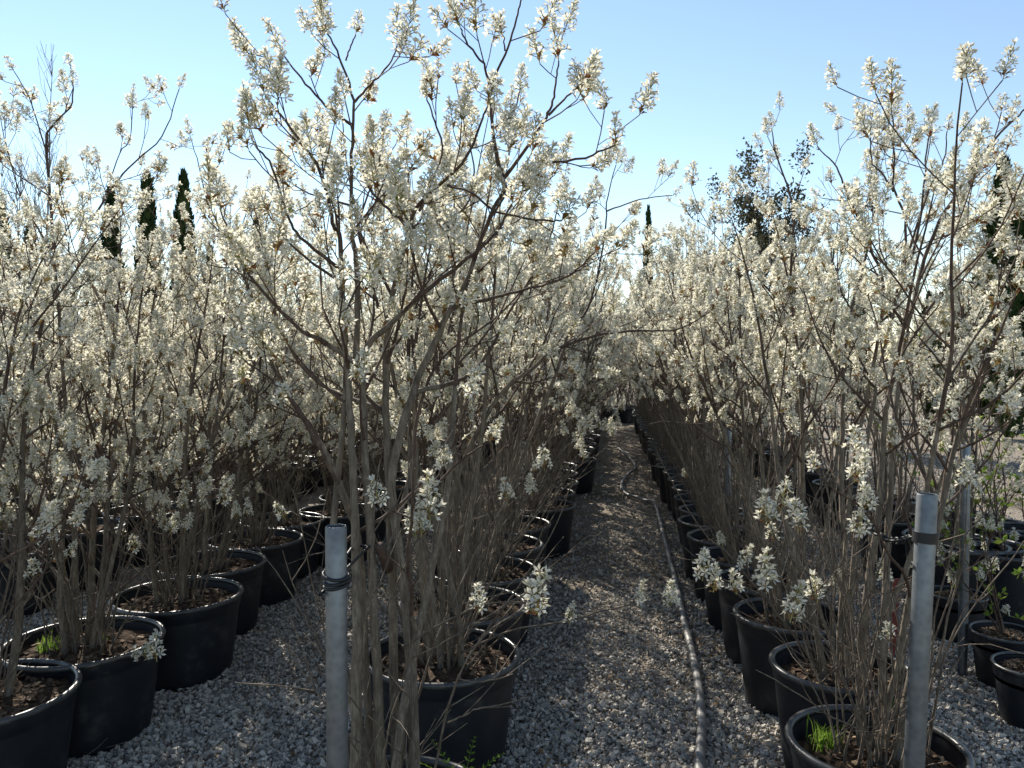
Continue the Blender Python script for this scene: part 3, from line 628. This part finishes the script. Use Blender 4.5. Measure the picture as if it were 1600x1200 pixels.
# cable wound round the upright post and the shrub's stem
mb = MB(); pz = P(525, 905, 1.62)[2]; c1 = np.array([t1[0], t1[1], 0]); stem = P(562, 890, 1.95); pts = []
dirv = norm(np.array([stem[0] - c1[0], stem[1] - c1[1], 0])); a0 = math.atan2(dirv[1], dirv[0])
for j in range(75):      # three coils on the post, then one strand round the stem and back
    a = a0 + rad(60) + j / 24 * 2 * PI; r_ = 0.0262 + 0.0012 * math.sin(j * 0.7)
    pts.append((c1[0] + r_ * math.cos(a), c1[1] + r_ * math.sin(a), pz + 0.014 - 0.011 * j / 24 + 0.006 * math.cos(a - a0 + 0.6 * (j // 24))))
for j in range(13):
    a = a0 - rad(110) + j / 12 * rad(220); pts.append((stem[0] + 0.021 * math.cos(a), stem[1] + 0.021 * math.sin(a), pz - 0.012))
pts.append((c1[0] + 0.026 * math.cos(a0 + rad(80)), c1[1] + 0.026 * math.sin(a0 + rad(80)), pz - 0.014))
tube(mb, smooth_line(pts, 3), 0.0036, 7)
tag(link('cable_tie', mb.mesh('cable_tie', [M['rubber']])), 'black cable wound in loops round the upright steel post', 'tie')
# rubber band on the leaning post with a strap of links to the shrub
tie = bpy.data.objects.new('chain_strap', None); C.objects.link(tie); tag(tie, 'black rubber band on the leaning post with a chain strap to a stem', 'tie')
s0 = P(1445, 838, 1.78); s1 = P(1336, 792, 2.3); axp = p2[1]; q = t2 - axp * np.dot(t2 - s0, axp); tie.location = q
mb = MB(); lathe(mb, [(0.0228, -0.013), (0.0275, -0.013), (0.0275, 0.011), (0.0228, 0.011)], 32, closed=True); bo = link('band', mb.mesh('band', [M['rubber']], False), tie); bo.rotation_euler = Matrix(rot_to(norm(axp + [0.02, 0.0, 0.0]), 0).tolist()).to_euler()
d_ = s1 - q; Ls = np.linalg.norm(d_); nl = 24
mb = MB(); ring = [(0.0135 * math.cos(a), 0.0075 * math.sin(a), 0) for a in np.linspace(0, 2 * PI, 15)]; tube(mb, ring, 0.003, 6); lk = mb.mesh('link', [M['rubber']])
for i in range(nl):
    f = (i + 0.5) / nl; p = d_ * (0.05 + 0.93 * f) + np.array([0, 0, -0.05 * math.sin(PI * f)]); sl_ = norm(d_ + np.array([0, 0, -0.05 * PI * math.cos(PI * f)]))
    o = link('link', lk, tie); u = np.cross(sl_, [0, 0, 1]); u = norm(u); v = np.cross(u, sl_)
    if i % 2: u, v = v, -u
    Rm = np.stack([sl_, u, v], 1); o.matrix_local = Matrix.Translation(p) @ Matrix(Rm.tolist()).to_4x4()
# hose lying along the path
hp = [(1094, 1290), (1093, 1200), (1096, 1120), (1086, 1040), (1068, 965), (1053, 900), (1040, 850), (1030, 810), (1022, 787), (1000, 779), (977, 770), (971, 757), (980, 742), (992, 732), (988, 720), (976, 708), (966, 700)]
mb = MB(); hl = smooth_line([G(px, py, 0.033) for px, py in hp], 8); hl[:, 2] = 0.033 + 0.004 * np.sin(np.arange(len(hl)) * 0.7); tube(mb, hl, 0.0195, 12, 0, True)
tag(link('hose', mb.mesh('hose', [M['hose']])), 'dusty black irrigation hose snaking along the gravel path', 'hose')
x, y = XD(1396, 3.25); mb = MB()
for z0, z1, wd in ((0.0, 0.35, 0.008), (0.35, 0.66, 0.014)):
    B = np.array([[sx * wd, sy * 0.002, z] for sx in (-1, 1) for sy in (-1, 1) for z in (z0, z1)]); mb.add(B, BOX, 0)
tag(link('plant_tag', mb.mesh('plant_tag', [M['red']], False), loc=(x, y, 0), rot=(rad(4), 0, YAW)), 'red plastic tag stake among the stems behind the leaning post', 'tag')

# ------------------------------------------------------------------ weeds in the pots
def tuft(px, py, d, n, h, label, name='grass_tuft'):
    p = P(px, py, d); mb = MB()
    for i in range(n):
        a = rng.uniform(0, 6.28); b0 = p + np.array([rng.normal(0, 0.022), rng.normal(0, 0.022), 0]); t = rng.uniform(0.1, 0.6); l = h * rng.uniform(0.5, 1.1)
        s = np.array([-math.sin(a), math.cos(a), 0]) * rng.uniform(0.0015, 0.003); o = np.array([math.cos(a), math.sin(a), 0])
        m_ = b0 + o * t * l * .4 + Zv * l * .6; e = b0 + o * t * l * 1.1 + Zv * l * (0.95 - t * .3)
        mb.add([b0 - s, b0 + s, m_ + s * .8, m_ - s * .8, e], [(0, 1, 2), (0, 2, 3), (3, 2, 4)], 0)
    tag(link(name, mb.mesh(name, [M['grass']])), label, 'weed')
tuft(1292, 1170, 2.37, 90, 0.09, 'bright green grass tuft in the first pot by the leaning post')
tuft(1385, 1118, 2.68, 50, 0.10, 'thin green grass blades in the second hose-side pot')
tuft(78, 1018, 3.2, 60, 0.09, 'green weed tuft in the second wide pot')
tuft(150, 1006, 3.3, 30, 0.06, 'small sparse green tuft beside the stems in the second wide pot')
def fern(px, py, d, label):
    p = P(px, py, d); mb = MB()
    for k in range(6):
        a = k * 1.05 + 0.4; o = np.array([math.cos(a), math.sin(a), 0]); L = rng.uniform(0.16, 0.22); q = [p + o * L * .65 * f + Zv * L * (1.1 * f - 0.45 * f * f) for f in np.linspace(0, 1, 9)]
        tube(mb, q, np.linspace(0.0014, 0.0006, 9), 3, 0)
        for i in range(1, 9):
            for sd in (-1, 1):
                s = np.array([-o[1], o[0], 0.15]) * sd; l = 0.032 * (1 - i / 10); tt = norm(q[i] - q[i - 1])
                e = norm(s + tt * 0.6); n_ = tt * l * .24; mb.add([q[i], q[i] + e * l * .5 + n_, q[i] + e * l * .5 - n_, q[i] + e * l], [(0, 2, 1), (1, 2, 3)], 0)
    tag(link('fern', mb.mesh('fern', [M['grass']])), label, 'weed')
fern(722, 1252, 2.1, 'small green feathery fern at the edge of the tall shrub pot')

# ------------------------------------------------------------------ gravel, litter
def in_pot(X, Y, pad=-0.02):
    k = np.zeros(len(X), bool)
    for px, py, r in ALLPOTS:
        if py < 11: k |= (X - px) ** 2 + (Y - py) ** 2 < (r * 0.84 + pad) ** 2
    return k
def view_pts(rg, n, d0, d1, x0=-0.72, x1=0.72):
    d = np.sqrt(rg.uniform(d0 * d0, d1 * d1, n)); X = d * rg.uniform(x0, x1, n)
    p = X[:, None] * Rv + d[:, None] * Fh; return p[:, 0], p[:, 1]
def gravel():
    rg = np.random.default_rng(11); parts = []
    for n, d0, d1, sz in ((36000, 2.15, 3.6, 1.0), (38000, 3.6, 5.2, 1.12), (24000, 5.2, 7.8, 1.35), (12000, 7.8, 13, 1.8)):
        X, Y = view_pts(rg, n, d0, d1); k = ~in_pot(X, Y)
        if d0 > 7: k &= ((X > -0.4) & (X < 0.7)) | (X > 2.0)
        elif d0 > 4: k &= X > -2.2
        parts.append(np.stack([X[k], Y[k], np.full(k.sum(), sz)], 1))
    A = np.concatenate(parts); n = len(A)
    oc = np.array([[1, 0, 0], [-1, 0, 0], [0, 1, 0], [0, -1, 0], [0, 0, 1], [0, 0, -1.0]])
    near_ = A[:, 2] < 1.05
    def pile(A, base, T):
        n = len(A); k = len(base); V = base[None] * (1 + rg.uniform(-0.38, 0.38, (n, k, 1))) + rg.normal(0, 0.14, (n, k, 3))
        sc = rg.lognormal(math.log(0.0072), 0.33, (n, 1, 1)) * A[:, 2][:, None, None] * rg.uniform(0.6, 1.25, (n, 1, 3)); V = V * sc
        q = rg.normal(0, 1, (n, 4)); q /= np.linalg.norm(q, axis=1)[:, None]; a, b_, c, d = q.T
        R = np.stack([1 - 2*(c*c + d*d), 2*(b_*c - a*d), 2*(b_*d + a*c), 2*(b_*c + a*d), 1 - 2*(b_*b_ + d*d), 2*(c*d - a*b_), 2*(b_*d - a*c), 2*(c*d + a*b_), 1 - 2*(b_*b_ + c*c)], 1).reshape(n, 3, 3)
        V = np.einsum('nij,nkj->nki', R, V); z = rg.uniform(0.0, 0.011, n)
        V += np.stack([A[:, 0], A[:, 1], z], 1)[:, None]
        return V.reshape(-1, 3), (T[None] + (np.arange(n) * k)[:, None, None]).reshape(-1, 3)
    box = np.array([[x, y, z] for x in (-.72, .72) for y in (-.72, .72) for z in (-.62, .62)])
    v1, t1_ = pile(A[near_], box, BOX)
    oct_t = np.array([(0, 2, 4), (2, 1, 4), (1, 3, 4), (3, 0, 4), (2, 0, 5), (1, 2, 5), (3, 1, 5), (0, 3, 5)])
    v2, t2_ = pile(A[~near_], oc, oct_t)
    tag(link('gravel', mesh('gravel', np.concatenate([v1, v2]), np.concatenate([t1_, t2_ + len(v1)]), M['stone'], smooth=False)), 'loose grey crushed stone between the pot rows', 'gravel', kind='stuff')
gravel()
def litter():
    rg = np.random.default_rng(13)
    def sheet(name, n, size, asp, mt, label, dens):
        X, Y = view_pts(rg, n, 2.2, 12); k = ~in_pot(X, Y) & (rg.random(n) < dens(X, Y)); X, Y = X[k], Y[k]; mb = MB()
        for x, y in zip(X, Y):
            R = rot_to(rg.normal(0, 0.35, 3) + [0, 0, 1], rg.uniform(0, 6.28)); l = size * rg.uniform(0.5, 1.3); c = rg.uniform(-.3, .3) * l
            mb.add(np.array([[-l, 0, c], [0, l * asp, 0], [0, -l * asp, 0], [l, 0, c]]) @ R.T + [x, y, 0.02], [(0, 2, 1), (1, 2, 3)], 0)
        tag(link(name, mb.mesh(name, [mt])), label, 'litter', kind='stuff')
    edge = lambda X, Y: 0.05 + 0.7 * np.exp(-((X - 0.45) / 0.14) ** 2) + 0.6 * np.exp(-((X + 0.25) / 0.12) ** 2) + 0.2 * (Y > 5.5)
    sheet('dry_leaf_litter', 7000, 0.020, 0.4, M['dry'], 'dry brown leaves and scraps strewn over the gravel', edge)
    sheet('fallen_petals', 3500, 0.008, 0.38, M['petal'], 'white petals fallen on the gravel', lambda X, Y: 0.2 + 0.5 * np.exp(-((X - 0.1) / 0.8) ** 2))
    mb = MB(); X, Y = view_pts(rg, 500, 2.2, 8); k = ~in_pot(X, Y)
    for x, y in zip(X[k], Y[k]):
        tube(mb, walk(rg, (x, y, 0.022), (rg.normal(), rg.normal(), 0), rg.uniform(0.05, 0.22), 0, 0.15, 0.04), 0.0016, 3)
    tag(link('fallen_twigs', mb.mesh('fallen_twigs', [M['grey_twig']])), 'thin dry twigs lying on the gravel', 'litter', kind='stuff')
litter()

# ------------------------------------------------------------------ trees behind
def cypress_mesh(rng, H, R):
    mb = MB(); n = 5200
    f = rng.random(n) ** 0.85; z = 0.25 + f * (H - 0.25); prof = R * np.clip(np.minimum(1.0, 0.35 + f * 4), 0, 1) * (1 - f ** 2.2) ** 0.75
    a = rng.uniform(0, 6.28, n); lump = 1 + 0.18 * np.sin(a * 3 + z * 2.3) + 0.12 * np.sin(a * 5 - z * 4.1); r = prof * lump * (0.55 + 0.5 * np.sqrt(rng.random(n)))
    o = np.stack([np.cos(a), np.sin(a), np.zeros(n)], 1); p = o * r[:, None] + np.stack([0 * z, 0 * z, z], 1)
    e = o * rng.uniform(0.05, 0.45, n)[:, None] + np.stack([rng.normal(0, .15, n), rng.normal(0, .15, n), np.ones(n)], 1); e /= np.linalg.norm(e, axis=1)[:, None]
    s = np.stack([-np.sin(a), np.cos(a), 0 * a], 1) + rng.normal(0, .5, (n, 3)); l = rng.uniform(0.10, 0.26, n)[:, None]; wd = l * 0.16
    V = np.stack([p, p + e * l * .45 + s * wd, p + e * l * .45 - s * wd, p + e * l], 1).reshape(-1, 3)
    T = (np.array([(0, 2, 1), (1, 2, 3)])[None] + (np.arange(n) * 4)[:, None, None]).reshape(-1, 3); return mesh('crown', V, T, M['cypress'])
def simple_trunk(H, r):
    mb = MB(); tube(mb, [(0, 0, -0.1), (0.02, 0, H * .3), (0, 0.03, H * .6), (0, 0, H)], [r, r * .7, r * .4, 0.01], 8); return mb.mesh('trunk', [M['bark']])
CY = [(cypress_mesh(rng, 6, 0.42), simple_trunk(5, 0.09)), (cypress_mesh(rng, 6, 0.55), simple_trunk(5, 0.1)), (cypress_mesh(rng, 6, 0.33), simple_trunk(5, 0.08))]
def cypress(px, top, d, v, label, wid=1.0):
    x, y = XD(px, d); H = float(P(px, top, d)[2]); o = root_at('cypress_tree', x, y, rng.uniform(0, 6), H / 6); o.scale = (H / 6 * wid, H / 6 * wid, H / 6)
    link('crown', CY[v][0], o); link('trunk', CY[v][1], o); tag(o, label, 'tree', 'dark cypresses behind the shrubs')
la = 'slender dark cypress rising behind the wide-pot row and its block'; lb = 'low broad cypress in the clump below the tall pointed one beyond the open ground'
for px, top, d, v, wd, l in ((290, 276, 20, 0, 0.85, 'thick dark cypress, the broadest behind the wide-pot block'), (233, 278, 22, 2, 1, la), (177, 300, 23, 2, 1, la), (50, 360, 20, 0, 1, la), (405, 312, 25, 2, .8, la), (8, 330, 22, 2, 1, la), (330, 390, 21, 0, 1, la)): cypress(px, top, d, v, l, wd)
for px, top, d, v, wd, l in ((1562, 255, 18, 0, 1.1, 'tallest pointed dark cypress beyond the open ground past the sapling pots'), (1592, 322, 19, 0, 1, 'second tallest dark cypress, beside the tallest pointed one'), (1490, 430, 17, 1, 1.2, lb), (1530, 400, 19, 1, 1, lb), (1450, 460, 21, 1, 1, lb), (1625, 380, 18, 1, 1.2, lb), (1660, 350, 18, 1, 1.2, lb), (1580, 470, 15, 1, 1, lb)): cypress(px, top, d, v, l, wd)
for px, top, d, v, wd in ((1012, 330, 22, 2, .55), (1234, 372, 24, 0, 1), (1340, 430, 23, 0, 1), (1100, 400, 24, 2, 1)): cypress(px, top, d, v, 'dark cypress peeping over the hose-side row', wd)
def broad_tree(px, top, d, wpx, label, leaves, mt, name):
    x, y = XD(px, d); H = float(P(px, top, d)[2]); W = wpx * d / F; o = root_at(name, x, y); brs, tips = [], []
    q = walk(rng, (0, 0, -0.1), (0.05, 0, 1), H * 0.62, 0.02, 0.04, 0.3); r = np.linspace(0.10, 0.035, len(q)); brs.append((q, r))
    def rec(pts, r, lvl):
        for k in range(11 if lvl == 0 else 6):
            i = int(rng.integers(int(len(pts) * (.5 if lvl == 0 else .25)), len(pts))); t = norm(pts[i] - pts[max(i - 1, 0)] + 1e-6); an = rad(rng.uniform(20, 60))
            dd = rot_to(t, rng.uniform(0, 6.28)) @ np.array([math.sin(an), 0, math.cos(an)]); l = (H * .40, W * .42, W * .25)[lvl] * rng.uniform(.5, 1)
            b_ = walk(rng, pts[i], dd, l, 0.06, 0.11, l / 6); br = np.linspace(min(r[i] * .6, (0.03, 0.014, 0.007)[lvl]), 0.004, len(b_)); brs.append((b_, br)); tips.append(b_[-3:])
            if lvl < 2: rec(b_, br, lvl + 1)
    rec(q, r, 0)
    mb = MB(); [tube(mb, a, b_, 5 if b_[0] > .02 else 3) for a, b_ in brs]; link('trunk', mb.mesh('trunk', [M['grey_twig'] if not leaves else M['twig']]), o)
    if leaves:
        T_ = np.concatenate(tips); n = leaves; p = T_[rng.integers(0, len(T_), n)] + rng.normal(0, 0.085, (n, 3)); e = rng.normal(0, 1, (n, 3)); e /= np.linalg.norm(e, axis=1)[:, None]
        s = np.cross(e, rng.normal(0, 1, (n, 3))); s /= np.linalg.norm(s, axis=1)[:, None]; l = rng.uniform(0.07, 0.11, n)[:, None]
        V = np.stack([p, p + e * l * .5 + s * l * .25, p + e * l * .5 - s * l * .25, p + e * l], 1).reshape(-1, 3); T = (np.array([(0, 2, 1), (1, 2, 3)])[None] + (np.arange(n) * 4)[:, None, None]).reshape(-1, 3)
        link('crown', mesh('crown', V, T, mt), o)
    tag(o, label, 'tree')
broad_tree(1178, 240, 17, 130, 'small-leaved evergreen tree rising over the hose-side row', 8500, M['oak'], 'evergreen_tree')
broad_tree(1265, 262, 15.5, 120, 'bare leafless tree beside the small-leaved evergreen', 0, None, 'bare_tree')
def whip_tree(px, top, d, label):
    x, y = XD(px, d); H = float(P(px, top, d)[2]); o = root_at('bare_sapling', x, y); brs = []
    q = walk(rng, (0, 0, -0.05), (0.01, 0, 1), H, 0.03, 0.02, 0.15); r = np.linspace(0.022, 0.002, len(q)); mt = MB(); tube(mt, q, r, 6); link('trunk', mt.mesh('trunk', [M['grey_twig']]), o)
    mb = MB()
    for k in range(46):
        i = int(rng.integers(len(q) // 4, len(q) - 1)); a = rng.uniform(0, 6.28); t = (1 - i / len(q)); b_ = walk(rng, q[i], (0.5 * math.cos(a), 0.5 * math.sin(a), 1), (0.12 + 1.1 * t) * rng.uniform(.5, 1), 0.08, 0.05, 0.1)
        tube(mb, b_, np.linspace(0.005, 0.0015, len(b_)), 3)
        for j in range(3):
            ii = int(rng.integers(1, len(b_))); c = walk(rng, b_[ii], (rng.normal(0, .5), rng.normal(0, .5), 1), rng.uniform(.1, .3), 0.08, 0.05, 0.08); tube(mb, c, 0.0016, 3)
    link('twigs', mb.mesh('twigs', [M['grey_twig']]), o); tag(o, label, 'tree', 'bare whip trees among the block')
whip_tree(68, 72, 7.5, 'tallest bare whip tree rising out of the block behind the wide-pot row')
for px, top, d in ((20, 235, 8.0), (42, 250, 9.0), (5, 250, 9.5), (85, 260, 8.6), (1225, 250, 12)): whip_tree(px, top, d, 'slim bare whip tree among the flowering block' if px < 1000 else 'slim bare whip tree behind the hose-side row')
